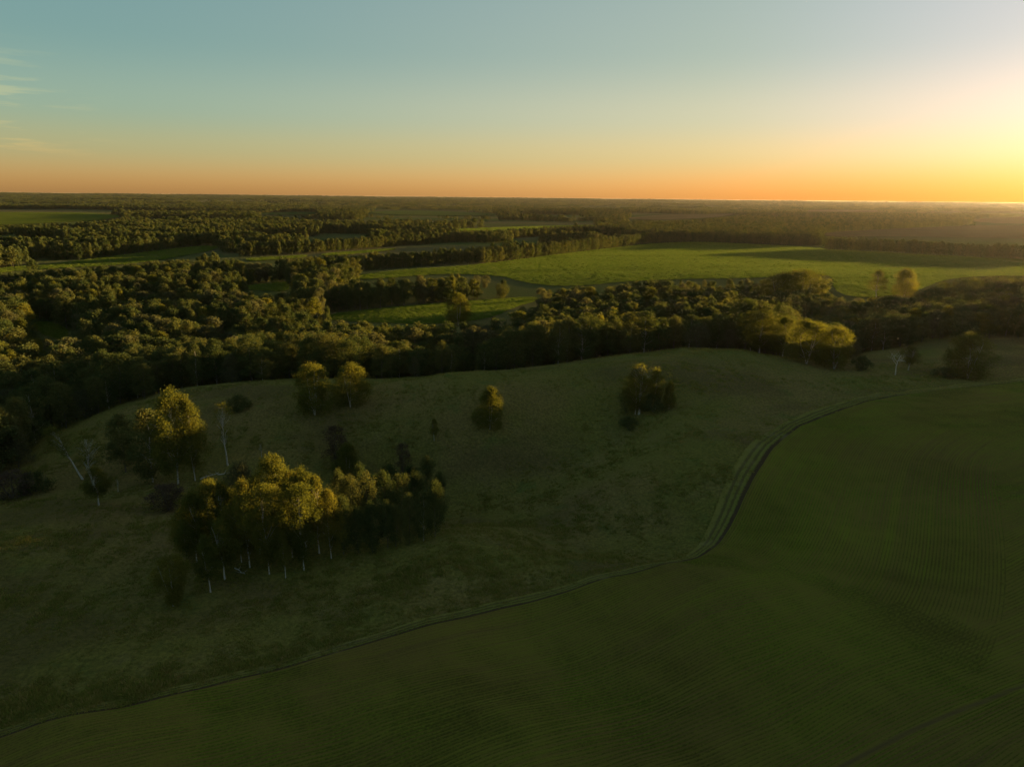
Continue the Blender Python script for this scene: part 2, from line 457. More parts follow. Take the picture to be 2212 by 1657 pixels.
def sheet(P, cells):
    """a ground-hugging sheet inside polygon P (world metres)"""
    a, lr = np.arctan2(P[:, 0], P[:, 1]), np.log(np.hypot(P[:, 0], P[:, 1]))
    na, nr = cells
    ga, gr = np.linspace(a.min() - .002, a.max() + .002, na), np.linspace(lr.min() - .005, lr.max() + .005, nr)
    A, G = np.meshgrid(ga, gr)
    x, y = (np.exp(G) * np.sin(A)).ravel(), (np.exp(G) * np.cos(A)).ravel()
    ins = in_poly(x, y, P)
    i, j = np.meshgrid(np.arange(nr - 1), np.arange(na - 1), indexing='ij')
    F = np.stack([i * na + j, i * na + j + 1, (i + 1) * na + j + 1, (i + 1) * na + j], -1).reshape(-1, 4)
    F = F[ins[F].any(1)]
    used = np.unique(F)
    o = used[~ins[used]]
    if len(o):
        _, bx, by, _ = nearest(x[o], y[o], P)
        x[o], y[o] = bx, by
    remap = -np.ones(len(x), int); remap[used] = np.arange(len(used))
    x, y = x[used], y[used]
    z = height(x, y) + lift(x, y)
    F = remap[F]
    # keep normals up
    v = np.stack([x, y, z], 1)
    nz = np.cross(v[F[:, 1]] - v[F[:, 0]], v[F[:, 2]] - v[F[:, 0]])[:, 2]
    if nz.sum() < 0: F = F[:, ::-1]
    return v, F

# edge of the near crop field, read in the photograph from left to right
edge_px = [(-260, 1662), (0, 1590), (220, 1540), (500, 1470), (800, 1388), (1000, 1335), (1200, 1285), (1350, 1242), (1470, 1215), (1535, 1187), (1575, 1135), (1608, 1062), (1650, 985), (1705, 930), (1800, 888), (1950, 853), (2100, 835), (2212, 826)]
eh = hit([p[0] for p in edge_px], [p[1] for p in edge_px])[:, :2]
ext = eh[-1] + (eh[-1] - eh[-2]) / np.linalg.norm(eh[-1] - eh[-2]) * 90
edge = chaikin(np.vstack([eh, ext]), 3, closed=False)
seg = np.r_[0, np.cumsum(np.linalg.norm(np.diff(edge, axis=0), axis=1))]
ss = np.arange(0, seg[-1], 1.0)
edge = np.stack([np.interp(ss, seg, edge[:, 0]), np.interp(ss, seg, edge[:, 1])], 1)
corner_s = ss[np.argmin(np.linalg.norm(edge - eh[9], axis=1))]
row_dir = eh[6] - eh[1]; row_dir /= np.linalg.norm(row_dir)
row_nrm = np.array((row_dir[1], -row_dir[0]))
tram = hit([1830, 2212], [1650, 1482])[:, :2]

def build_crop():
    far = np.array([[330, 250], [330, 60], [200, 20], [60, 18], [-60, 25], [edge[0][0] - 5, edge[0][1] - 30]])
    P = np.vstack([edge[::3], far])
    v, F = sheet(P, (420, 230))
    me = np_mesh('crop_field', v, F, True)
    d, _, _, s = nearest(v[:, 0], v[:, 1], edge[::3], closed=False)
    al, ac = v[:, :2] @ row_dir, v[:, :2] @ row_nrm
    w = np.clip((s - corner_s + 25) / 30, 0, 1) * np.clip((58 - d) / 14, 0, 1)
    w = w * w * (3 - 2 * w)
    attr(me, 'rowuv', np.stack([al, ac, 0 * d], 1), 'FLOAT_VECTOR')
    attr(me, 'headuv', np.stack([s, d, 0 * d], 1), 'FLOAT_VECTOR')
    attr(me, 'headland', w)
    t = tram[1] - tram[0]; t /= np.linalg.norm(t)
    dt = np.abs((v[:, :2] - tram[0]) @ np.array((t[1], -t[0])))
    attr(me, 'tramline', np.clip(1 - dt / .7, 0, 1))
    me.materials.append(MAT['crop'])
    tag(link(bpy.data.objects.new('crop_field', me)), 'dark field of young crop in drilled rows below the track', 'field', kind='structure')
build_crop()

def build_track():
    T = np.gradient(edge, axis=0); T /= np.linalg.norm(T, axis=1)[:, None]
    N = np.stack([-T[:, 1], T[:, 0]], 1)                       # towards the meadow
    width = 2.2 + 3.6 * np.clip((ss - corner_s + 30) / 60, 0, 1)
    prof = np.array([(0, 0.02), (.08, 0.0), (.15, .02), (.2, .22), (.3, .24), (.36, .03), (.42, .03), (.48, .20), (.58, .20), (.64, .03), (.70, .03), (.77, .24), (.88, .2), (1, 0.0)])
    k = len(prof); n = len(edge)
    g = np.random.default_rng(3)
    V, ac = [], []
    for a, h in prof:
        q = edge + N * ((a - 0.12) * width + 0.10 * waves(ss, 0 * ss, 22, 5, 9))[:, None]
        z = height(q[:, 0], q[:, 1]) + lift(q[:, 0], q[:, 1]) + 0.01 + h * (0.30 + 0.2 * waves(ss, 0 * ss + a * 40, 9, 5, 8))
        V.append(np.c_[q, z]); ac.append(np.full(n, a))
    V = np.stack(V, 1).reshape(-1, 3); ac = np.stack(ac, 1).ravel()
    i, j = np.meshgrid(np.arange(n - 1), np.arange(k - 1), indexing='ij')
    F = np.stack([i * k + j, (i + 1) * k + j, (i + 1) * k + j + 1, i * k + j + 1], -1).reshape(-1, 4)
    nz = np.cross(V[F[:, 1]] - V[F[:, 0]], V[F[:, 2]] - V[F[:, 0]])[:, 2]
    if nz.sum() < 0: F = F[:, ::-1]
    me = np_mesh('dirt_track', V, F, True); attr(me, 'across', ac)
    me.materials.append(MAT['track'])
    tag(link(bpy.data.objects.new('dirt_track', me)), 'rutted grassy farm track curving along the field edge', 'track', kind='structure')
build_track()

# far fields: outline in the photograph, material, name
fields_px = [
 ([(735, 602), (860, 584), (1000, 577), (1120, 562), (1250, 545), (1400, 528), (1500, 523), (1700, 532), (1790, 540), (2000, 552), (2212, 562), (2700, 574), (2700, 610), (2212, 596), (2050, 600), (1960, 640), (1800, 645), (1800, 590), (1650, 603), (1400, 605), (1230, 622), (1130, 612), (1080, 596), (950, 592), (800, 606)], 'green_field', 'sunlit bright green field behind the long tree belt'),
 ([(700, 682), (780, 672), (880, 662), (1020, 650), (1155, 640), (1165, 650), (1110, 664), (1060, 690), (960, 700), (890, 702), (700, 694)], 'green_field', 'narrow green field strip around the lone round tree'),
 ([(-120, 590), (0, 580), (130, 570), (300, 548), (430, 532), (480, 533), (450, 545), (330, 566), (250, 574), (150, 580), (60, 584), (-120, 600)], 'dull_field', 'long dull green field in the left valley'),
 ([(-150, 458), (0, 460), (150, 460), (270, 466), (235, 476), (120, 482), (0, 487), (-150, 490)], 'green_field', 'far pale green field below the forest ridge'),
 ([(72, 692), (146, 704), (146, 738), (100, 728), (78, 712)], 'green_field', 'small green clearing in the left wood'),
 ([(530, 559), (600, 556), (665, 551), (660, 557), (600, 562), (535, 566)], 'green_field', 'sliver of green field left of the tree belts'),
 ([(495, 622), (560, 616), (625, 608), (625, 632), (560, 628), (500, 626)], 'green_field', 'small green field patch among the left trees'),
 ([(690, 549), (780, 543), (850, 537), (860, 540), (780, 549), (700, 555)], 'green_field', 'thin green field strip between the two tree belts'),
 ([(930, 499), (1050, 493), (1180, 490), (1285, 487), (1285, 491), (1150, 497), (1000, 501)], 'green_field', 'distant thin green field before the dark plain'),
 ([(1770, 506), (1850, 497), (1950, 492), (2110, 488), (2330, 490), (3300, 492), (3300, 530), (2330, 518), (2100, 514), (1900, 512), (1790, 512)], 'tan_field', 'pale brown field beyond the right tree belt'),
 ([(2090, 474), (2330, 468), (2330, 486), (2120, 484)], 'tan_field', 'straw coloured field far off to the right'),
 ([(790, 458), (900, 456), (1080, 462), (1060, 467), (900, 466), (800, 463)], 'dull_field', 'distant bluish green field on the plain'),
 ([(1330, 472), (1450, 464), (1600, 462), (1560, 470), (1420, 478)], 'tan_field', 'distant grey brown field on the plain'),
 ([(1720, 455), (1900, 456), (1900, 459), (1750, 459)], 'tan_field', 'pale distant strip of straw field'),
 ([(540, 462), (660, 458), (700, 462), (600, 467)], 'dull_field', 'small distant green field by the far wood'),
]
FIELDS = []
protect = []
for outline, mk, label in fields_px:
    o = np.array(outline, float)
    w = hit(o[:, 0], o[:, 1])[:, :2]
    P = chaikin(w, 2)
    FIELDS.append(P); protect.append(chaikin(o, 1))
    v, F = sheet(P, (150, 60))
    if len(F) == 0: continue
    me = np_mesh('field', v, F, True)
    a, b = w.min(0), w.max(0)
    d = np.array((math.cos(R(12)), math.sin(R(12))))
    attr(me, 'rowuv', np.stack([v[:, :2] @ d, v[:, :2] @ np.array((-d[1], d[0])), 0 * v[:, 0]], 1), 'FLOAT_VECTOR')
    me.materials.append(MAT[mk])
    tag(link(bpy.data.objects.new('field', me)), label, 'field', kind='structure')

# ------------------------------------------------------------------ tree shapes
def tube(path, rad, sides):
    path, rad = np.asarray(path, float), np.asarray(rad, float)
    n = len(path)
    T = np.gradient(path, axis=0); T /= np.linalg.norm(T, axis=1)[:, None] + 1e-9
    ref = np.where(np.abs(T[:, 2:3]) > 0.9, np.array([[1.0, 0, 0]]), np.array([[0, 0, 1.0]]))
    U = np.cross(T, ref); U /= np.linalg.norm(U, axis=1)[:, None] + 1e-9
    Wv = np.cross(T, U)
    a = np.arange(sides) * 2 * math.pi / sides
    V = path[:, None] + rad[:, None, None] * (np.cos(a)[None, :, None] * U[:, None] + np.sin(a)[None, :, None] * Wv[:, None])
    i, j = np.meshgrid(np.arange(n - 1), np.arange(sides), indexing='ij')
    j2 = (j + 1) % sides
    F = np.stack([i * sides + j, i * sides + j2, (i + 1) * sides + j2, (i + 1) * sides + j], -1).reshape(-1, 4)
    return V.reshape(-1, 3), F

def join(parts):
    V, F, o = [], [], 0
    for v, f in parts:
        V.append(v); F.append(f + o); o += len(v)
    return np.vstack(V), np.vstack(F)

PROFILES = {
 'oval':  ([0, .12, .35, .6, .8, .93, 1], [.35, .72, 1.0, .95, .74, .45, .12]),
 'tall':  ([0, .15, .4, .65, .85, .95, 1], [.40, .80, 1.0, .88, .58, .34, .08]),
 'dome':  ([0, .10, .3, .55, .8, .93, 1], [.55, .85, 1.0, 1.0, .86, .58, .2]),
 'spire': ([0, .12, .3, .55, .8, .93, 1], [.45, .9, 1.0, .74, .44, .22, .05]),
 'vase':  ([0, .15, .4, .7, .88, .96, 1], [.25, .48, .78, 1.0, .82, .5, .2]),
 'bush':  ([0, .15, .4, .65, .85, .95, 1], [.85, 1.0, 1.0, .85, .6, .38, .15]),
}
def tree_shape(seed, H=16.0, Wd=8.0, base=0.28, prof='oval', n_clump=110, n_leaf=6000, leaf=0.34, stems=1, spread=0.0, lean=0.0, droop=1.25, clump_r=0.15, r0_=0.022, thin=1.0, limbs=22, trunk_to=0.93):
    """returns (crown verts, faces, var), (trunk verts, faces) - one tree H metres tall and Wd wide standing at the origin"""
    g = np.random.default_rng(seed)
    tp, rp = PROFILES[prof]
    # lobed outline: the radius changes with direction and height
    ph = g.uniform(0, 6.28, 4)
    def radius(t, a):
        lob = 1 + 0.16 * np.sin(2 * a + ph[0]) + 0.13 * np.sin(3 * a + ph[1] + 3 * t) + 0.10 * np.sin(5 * a + ph[2] - 5 * t)
        return np.interp(t, tp, rp) * lob * Wd * 0.5
    zb = H * base
    # clump centres
    t = g.beta(1.25, 1.05, n_clump); t[:7] = g.uniform(0.86, 0.97, 7)
    a = g.uniform(0, 2 * math.pi, n_clump)
    q = np.sqrt(g.uniform(0.10, 0.95, n_clump))
    rad = radius(t, a) * q * 0.90
    cr_ = Wd * clump_r * g.uniform(0.55, 1.3, n_clump) * (1.05 - 0.25 * t)
    leanv = np.array((math.cos(ph[3]), math.sin(ph[3]))) * lean
    cen = np.stack([rad * np.cos(a) + leanv[0] * (zb + t * (H - zb)), rad * np.sin(a) + leanv[1] * (zb + t * (H - zb)), zb + t * (H - zb) * 0.97], 1)
    # leaves on the shells of the clumps
    share = cr_ ** 2; share = share / share.sum()
    ci = g.choice(n_clump, n_leaf, p=share)
    u = g.normal(size=(n_leaf, 3)); u /= np.linalg.norm(u, axis=1)[:, None]
    u[:, 2] = np.where(g.uniform(size=n_leaf) < 0.30, np.abs(u[:, 2]), u[:, 2])
    rr = g.uniform(0.25, 1.0, n_leaf) ** 0.6 * g.normal(1.0, 0.20, n_leaf)
    off = u * rr[:, None] * cr_[ci][:, None] * np.array((1, 1, droop))
    pos = cen[ci] + off
    # hanging sprays below the clumps
    hang = g.uniform(size=n_leaf) < 0.16
    pos[hang, 2] -= g.exponential(0.055 * H, hang.sum()) * 0.8
    pos[:, 2] = np.maximum(pos[:, 2], 0.03 * H if base > 0.08 else 0.15)
    nrm = u + 0.75 * g.normal(size=(n_leaf, 3)); nrm /= np.linalg.norm(nrm, axis=1)[:, None]
    t1 = np.cross(nrm, g.normal(size=(n_leaf, 3))); t1 /= np.linalg.norm(t1, axis=1)[:, None]
    t2 = np.cross(nrm, t1)
    sz = leaf * g.uniform(0.6, 1.35, n_leaf)[:, None]
    V = np.stack([pos - t1 * sz * .5, pos - t2 * sz * .33 + t1 * sz * .05, pos + t1 * sz * .5, pos + t2 * sz * .33 + t1 * sz * .05], 1).reshape(-1, 3)
    F = np.arange(n_leaf * 4).reshape(-1, 4)
    cv = g.uniform(0, 1, n_clump)
    var = np.clip(0.55 * cv[ci] + 0.45 * g.uniform(size=n_leaf), 0, 1)
    # trunk(s) and limbs
    parts = []
    k = 9
    lines = []
    for s in range(stems):
        aa = ph[0] + s * 2 * math.pi / stems + g.uniform(-.4, .4)
        sp = spread * g.uniform(0.7, 1.2) * Wd * 0.5 if stems > 1 else 0
        zz = np.linspace(-0.35, H * trunk_to * (1 if s == 0 else g.uniform(.75, .95)), k)
        tt = np.clip(zz / H, 0, 1)
        wob = np.cumsum(g.normal(0, 0.010 * H, (k, 2)), axis=0) * np.clip(tt * 2, 0, 1)[:, None]
        x = leanv[0] * zz + sp * math.cos(aa) * tt ** 0.8 + wob[:, 0]; y = leanv[1] * zz + sp * math.sin(aa) * tt ** 0.8 + wob[:, 1]
        rd = H * r0_ * 0.5 * (1 - 0.88 * tt) * (1 if s == 0 else 0.8)
        rd[0] *= 1.35
        line = np.stack([x, y, zz], 1); lines.append((line, rd))
        parts.append(tube(line, rd, 7))
    order = g.permutation(n_clump)[:limbs]
    for c in order:
        line, rd = lines[g.integers(len(lines))]
        zt = max(cen[c, 2] - g.uniform(0.10, 0.26) * H, zb * 0.7)
        zt = min(zt, line[-2, 2])
        p0 = np.array([np.interp(zt, line[:, 2], line[:, m]) for m in range(3)])
        rb = np.interp(zt, line[:, 2], rd) * 0.5
        p2 = cen[c]; pm = (p0 + p2) / 2 + np.array((0, 0, 0.03 * H)) + g.normal(0, .02 * H, 3)
        parts.append(tube([p0, pm, p2], [rb, rb * .65, rb * .25], 4))
    return (V, F, var), join(parts)

PROTO = {}
def proto(key, leafmat='leaf', bark='birch_bark', **kw):
    (V, F, var), (tv, tf) = tree_shape(**kw)
    me = np_mesh('crown', V, F); attr(me, 'var', var, 'FLOAT', 'FACE'); me.materials.append(MAT[leafmat])
    mt = np_mesh('trunk', tv, tf, True); mt.materials.append(MAT[bark])
    PROTO.setdefault(key, []).append((me, mt, kw.get('H', 16.0), kw.get('Wd', 8.0)))

for s in range(4): proto('birch', seed=100 + s, H=18, Wd=8, base=.17, prof=('tall', 'oval', 'tall', 'vase')[s], n_clump=150, n_leaf=17000, leaf=.25, r0_=.0125, limbs=30, droop=1.6, clump_r=.125)
for s in range(3): proto('slender', seed=120 + s, H=16, Wd=5, base=.30, prof=('spire', 'tall', 'spire')[s], n_clump=80, n_leaf=9000, leaf=.23, r0_=.014, droop=1.7, clump_r=.17)
for s in range(3): proto('broad', seed=140 + s, H=13, Wd=10, base=.10, prof=('dome', 'vase', 'dome')[s], n_clump=150, n_leaf=19000, leaf=.26, stems=3, spread=.5, r0_=.016, droop=1.3, clump_r=.115)
for s in range(3): proto('round', seed=160 + s, H=12, Wd=9, base=.06, prof=('bush', 'dome', 'bush')[s], n_clump=150, n_leaf=19000, leaf=.26, stems=2, spread=.3, r0_=.015, clump_r=.14)
for s in range(3): proto('young', leafmat='leaf_forest', bark='dull_bark', seed=170 + s, H=13, Wd=7, base=.07, prof=('oval', 'tall', 'dome')[s], n_clump=110, n_leaf=10000, leaf=.25, r0_=.016, clump_r=.16, limbs=12)
for s in range(5): proto('forest', leafmat='leaf_forest', bark=('dull_bark', 'birch_bark', 'dull_bark', 'dull_bark', 'dull_bark')[s], seed=180 + s, H=18, Wd=8.5, base=.11, prof=('dome', 'oval', 'tall', 'dome', 'vase')[s], n_clump=90, n_leaf=6500, leaf=.40, r0_=.014, clump_r=.15, limbs=16)
for s in range(2): proto('willow', leafmat='leaf_grey', bark='dull_bark', seed=200 + s, H=10, Wd=9, base=.05, prof='bush', n_clump=110, n_leaf=7000, leaf=.32, stems=3, spread=.5, clump_r=.13)
for s in range(2): proto('shrub', leafmat='leaf_forest', bark='dull_bark', seed=220 + s, H=4, Wd=6, base=.02, prof='bush', n_clump=60, n_leaf=4000, leaf=.26, stems=4, spread=.7, r0_=.03, clump_r=.14)
proto('brown', leafmat='leaf_brown', bark='dull_bark', seed=230, H=8, Wd=5, base=.08, prof='oval', n_clump=70, n_leaf=3500, leaf=.22, stems=3, spread=.4, clump_r=.15)
for s in range(2): proto('sparse', seed=240 + s, H=15, Wd=6, base=.42, prof='vase', n_clump=46, n_leaf=1300, leaf=.28, r0_=.024, clump_r=.14, limbs=40, droop=1.2)
proto('leaning', seed=251, H=14, Wd=5.5, base=.5, prof='oval', n_clump=40, n_leaf=1800, leaf=.28, r0_=.026, clump_r=.17, limbs=26, lean=0.0)

def bare_tree(seed, H, Wd):
    g = np.random.default_rng(seed)
    parts = []
    def grow(p, d, L, r, depth):
        n = 5
        path = [p]
        for i in range(n):
            d = d + g.normal(0, 0.16, 3); d[2] += 0.03; d /= np.linalg.norm(d)
            path.append(path[-1] + d * L / n)
        parts.append(tube(path, np.linspace(r, r * 0.45, n + 1), 5 if depth < 2 else 4))
        if depth >= 3: return
        for k in range((5, 4, 3)[depth]):
            f = g.uniform(0.35, 1.0); i = min(int(f * n), n - 1)
            q = path[i] + (path[i + 1] - path[i]) * (f * n - i)
            a = g.uniform(0, 6.28)
            dd = d * 0.55 + np.array((math.cos(a), math.sin(a), g.uniform(.0, .6))) * 0.8 * Wd / H * 1.4
            dd /= np.linalg.norm(dd)
            grow(q, dd, L * g.uniform(.5, .75), r * 0.5 * (1.1 - .5 * f), depth + 1)
    grow(np.array((0, 0, -0.3)), np.array((0, 0, 1.0)), H * 0.55, H * 0.024, 0)
    V, F = join(parts)
    V = V * np.array((1, 1, H / V[:, 2].max()))
    return V, F

# ------------------------------------------------------------------ placing trees
placed = []
def base_and_height(px, by, ty):
    p = hit([px], [by])[0]
    r = math.hypot(p[0], p[1])
    d = ray([px], [ty])[0]
    zt = CAM[2] + d[2] / math.hypot(d[0], d[1]) * r
    return p, zt - p[2], r

def put_tree(name, key, p, h, w, label, cat='tree', group=None, var=None, lean=None):
    vs_ = PROTO[key]
    me, mt, H, Wd = vs_[(var if var is not None else random.randrange(len(vs_))) % len(vs_)]
    root = bpy.data.objects.new(name, None)
    root.empty_display_size = 0.5
    root.location = (p[0], p[1], p[2] + 0.02)
    sz = h / H; sx = w / Wd
    root.scale = (sx * random.uniform(.93, 1.07), sx * random.uniform(.93, 1.07), sz)
    root.rotation_euler = (lean[0] if lean else 0, lean[1] if lean else 0, random.uniform(0, 6.28))
    link(root)
    tag(root, label, cat, group)
    link(bpy.data.objects.new('crown', me), root)
    link(bpy.data.objects.new('trunk', mt), root)
    placed.append((p[0], p[1], w * 0.5))
    return root

# (px, base y, top y, width px, shape, variant, name, label)
heroes = [
 # grove in the hollow, lit by the last sun
 (375, 1310, 1203, 78, 'broad', 1, 'birch_tree', 'small broad birch standing apart at the foot of the golden grove'),
 (455, 1279, 1156, 62, 'slender', 0, 'birch_tree', 'slim birch with twin white stems beside the small broad birch'),
 (486, 1252, 1124, 74, 'slender', 1, 'birch_tree', 'tall slender birch right behind the twin stemmed white birch'),
 (425, 1215, 1064, 88, 'birch', 0, 'birch_tree', 'leafy green birch on the outer flank of the golden grove'),
 (462, 1205, 1038, 84, 'birch', 1, 'birch_tree', 'birch with brightest yellow top on the grove flank'),
 (492, 1208, 1042, 62, 'slender', 2, 'birch_tree', 'narrow yellow topped birch wedged in the grove flank'),
 (540, 1226, 1040, 84, 'birch', 2, 'birch_tree', 'tall birch with leaning white stem at the grove front'),
 (582, 1240, 1046, 88, 'birch', 3, 'birch_tree', 'big golden birch with dark streaked stem in the grove centre'),
 (602, 1180, 984, 96, 'birch', 1, 'birch_tree', 'tallest birch with round golden head at the grove back'),
 (662, 1190, 1012, 84, 'birch', 0, 'birch_tree', 'golden brown birch behind the clean white stem'),
 (657, 1232, 1046, 86, 'birch', 3, 'birch_tree', 'rounded golden birch on one clean white stem'),
 (617, 1248, 1150, 38, 'slender', 0, 'birch_tree', 'thin young birch on a white pole at the grove edge'),
 (690, 1195, 1030, 60, 'slender', 2, 'birch_tree', 'narrow golden birch where the grove meets the young stand'),
 (716, 1206, 1060, 70, 'birch', 2, 'birch_tree', 'dark green birch with paired pale stems beside the young stand'),
 (525, 1120, 1000, 84, 'willow', 0, 'willow_tree', 'grey green round willow behind the golden grove'),
]
for x, b, t, w in [(405, 1204, 1098, 66), (440, 1192, 1082, 72), (505, 1196, 1058, 66), (522, 1214, 1088, 60), (562, 1196, 1030, 66), (632, 1204, 1042, 64), (640, 1178, 1018, 60)]:
    heroes.append((x, b, t, w, 'birch', None, 'birch_tree', 'leafy green birch filling the inside of the golden grove', 'birches inside the golden grove'))
young = [(742, 1198, 1072, 52), (775, 1196, 1096, 46), (805, 1192, 1086, 50), (838, 1184, 1082, 48), (855, 1180, 1090, 46), (885, 1174, 1070, 52), (915, 1168, 1062, 50), (940, 1160, 1040, 52),
         (760, 1165, 1030, 58), (795, 1160, 1026, 58), (830, 1152, 1020, 58), (868, 1148, 1022, 56), (900, 1142, 1022, 56), (925, 1130, 990, 56), (950, 1135, 1020, 40), (735, 1150, 1018, 56), (780, 1130, 1004, 50), (845, 1125, 1006, 52), (890, 1120, 1006, 48)]
for x, b, t, w in young:
    heroes.append((x, b, t, w, random.choice(['young', 'young', 'forest']), None, 'birch_tree', 'green young birch in the shaded stand joined to the golden grove', 'young shaded stand'))
heroes += [
 # the dim trees in the left hollow
 (385, 1045, 842, 104, 'birch', 0, 'birch_tree', 'large dim grey green birch towering in the left hollow'),
 (330, 1042, 884, 88, 'forest', 1, 'birch_tree', 'dark tree leaning against the large dim birch'),
 (422, 1038, 868, 72, 'birch', 2, 'birch_tree', 'pale stemmed birch on the uphill side of the large dim birch'),
 (272, 1020, 896, 78, 'forest', 2, 'birch_tree', 'dark shaggy tree on the downhill side of the large dim birch'),
 (492, 1005, 870, 52, 'sparse', 0, 'birch_tree', 'nearly leafless birch with bright white stem above the hollow'),
 (565, 992, 954, 16, 'sparse', 1, 'birch_snag', 'tiny broken white snag on the dark slope'),
 (205, 1060, 938, 66, 'sparse', 1, 'birch_tree', 'ragged thin crowned birch beside the leaning white birch'),
 (214, 1092, 1008, 58, 'slender', 1, 'birch_tree', 'short dark bushy tree below the leaning white birch'),
 (366, 1102, 1046, 84, 'brown', 0, 'bush', 'brown leafless thicket below the large dim birch'),
 (28, 1078, 1018, 92, 'brown', 0, 'bush', 'brown bush at the edge of the left wood'),
 (78, 1062, 1022, 60, 'shrub', 0, 'bush', 'low dark shrub at the edge of the left wood'),
 (255, 1062, 1030, 18, 'sparse', 0, 'birch_snag', 'short white broken stem in the left hollow'),
 (725, 1002, 920, 62, 'brown', 0, 'bush', 'tall dark brown thicket behind the young stand'),
 (752, 1035, 960, 58, 'round', 0, 'bush', 'dull green round tree behind the young stand'),
 (870, 1022, 958, 40, 'brown', 0, 'bush', 'purple brown leafless bush above the young stand'),
 # on the hill
 (680, 897, 789, 88, 'broad', 0, 'birch_tree', 'double headed birch with forked white stem on the hill crest'),
 (757, 880, 789, 78, 'round', 1, 'birch_tree', 'round yellow topped birch next to the fork stemmed birch'),
 (1058, 927, 840, 64, 'round', 0, 'birch_tree', 'single dense bushy birch alone mid slope on the hill'),
 (1380, 895, 788, 72, 'sparse', 0, 'birch_tree', 'orange topped open birch with white limbs on the hill'),
 (1372, 895, 800, 70, 'birch', 2, 'birch_tree', 'leafy birch sharing a foot with the orange topped open birch'),
 (1416, 886, 798, 44, 'slender', 1, 'birch_tree', 'dark narrow tree beside the orange topped open birch'),
 (1445, 884, 826, 34, 'round', 2, 'birch_tree', 'small orange leafed tree at the end of the hill clump'),
 (1352, 893, 845, 40, 'shrub', 1, 'bush', 'shadowy undergrowth bush under the orange topped open birch'),
 (1410, 890, 855, 60, 'shrub', 0, 'bush', 'low dark undergrowth bush inside the hill clump'),
 (938, 952, 905, 22, 'slender', 0, 'birch_tree', 'tiny lone sapling low on the hill slope'),
 (1356, 926, 904, 46, 'shrub', 1, 'bush', 'low rounded green bush in grass below the hill clump'),
 (516, 886, 856, 52, 'shrub', 0, 'bush', 'dark spreading shrub on the hill left of the forked birch'),
 # right end of the ridge
 (2090, 817, 724, 86, 'round', 1, 'birch_tree', 'large round tree glowing at the top alone by the track'),
 (1640, 763, 672, 92, 'birch', 3, 'birch_tree', 'first sunlit birch of the row along the ridge edge'),
 (1690, 771, 684, 66, 'birch', 0, 'birch_tree', 'second birch of the sunlit row along the ridge edge'),
 (1742, 786, 693, 92, 'broad', 2, 'birch_tree', 'widest sunlit birch of the row along the ridge edge'),
 (1802, 797, 708, 82, 'broad', 0, 'birch_tree', 'last drooping birch of the sunlit row along the ridge edge'),
 (1860, 800, 772, 46, 'shrub', 1, 'bush', 'low bush at the end of the sunlit birch row'),
 (1962, 800, 748, 40, 'slender', 1, 'birch_tree', 'thin haze green tree behind the bare white tree'),
 (2045, 815, 796, 60, 'shrub', 0, 'bush', 'dark low scrub at the foot of the large round tree'),
 # beyond the crest
 (990, 703, 634, 60, 'round', 2, 'birch_tree', 'lone round golden tree in the narrow green field'),
 (1730, 662, 585, 118, 'broad', 0, 'birch_tree', 'very broad dark tree standing before the sunlit field'),
 (1682, 664, 592, 84, 'round', 1, 'birch_tree', 'rounded backlit tree against the very broad dark tree'),
 (1893, 642, 585, 44, 'slender', 2, 'birch_tree', 'narrow dark tree alone before the sunlit field'),
 (1953, 640, 582, 52, 'round', 0, 'birch_tree', 'round dark tree alone before the sunlit field'),
]
for h_ in heroes:
    x, b, t, w, key, var, name, label = h_[:8]
    p, hh, r = base_and_height(x, b, t)
    d3 = math.hypot(r, CAM[2] - p[2])
    put_tree(name, key, p, hh, w / FL * d3 * 0.98, label, 'bush' if name == 'bush' else 'tree', h_[8] if len(h_) > 8 else None, var)

# leaning birch
p, hh, r = base_and_height(178, 1035, 925)
o = put_tree('birch_tree', 'leaning', p, hh * 1.12, 8, 'white birch leaning far over towards the left wood')
o.rotation_euler = (0, R(-27), 0)
# bare tree by the ridge
p, hh, r = base_and_height(1934, 810, 752)
V, F = bare_tree(5, hh, hh * .9)
me = np_mesh('bare_tree', V, F, True); me.materials.append(MAT['dead_bark'])
bt = bpy.data.objects.new('bare_tree', me); bt.location = p; link(bt)
tag(bt, 'leafless white dead tree with forked branches in grass', 'tree')
# fallen trunks
for (x1, y1, x2, y2, rr_, lab) in [(432, 1036, 476, 1024, .16, 'thin fallen white birch trunk lying in the left hollow grass'), (470, 1027, 520, 1022, .20, 'thicker fallen birch trunk reaching under the grey willow'), (508, 1228, 530, 1246, .12, 'broken branch lying on grass at the grove foot')]:
    q = hit([x1, x2], [y1, y2])
    L = np.linalg.norm(q[1] - q[0])
    n = 7
    path = q[0][None] + (q[1] - q[0])[None] * np.linspace(0, 1, n)[:, None] + rng.normal(0, 0.03 * L, (n, 3)) * np.array((1, 1, 0))
    path[:, 2] = height(path[:, 0], path[:, 1]) + rr_ + np.linspace(0, 0.5, n)
    parts = [tube(path, np.linspace(rr_, rr_ * .4, n), 7)]
    for k in (2, 4, 5):
        e = path[k] + np.array((rng.normal(0, .5), rng.normal(0, .5), .9)) * L * .18
        parts.append(tube([path[k], (path[k] + e) / 2 + rng.normal(0, .06, 3), e], [rr_ * .45, rr_ * .3, rr_ * .12], 5))
    V, F = join(parts)
    c0 = V.mean(0); me = np_mesh('fallen_trunk', V - c0, F, True); me.materials.append(MAT['birch_bark'])
    lo = bpy.data.objects.new('fallen_trunk', me); lo.location = c0; link(lo)
    tag(lo, lab, 'log')

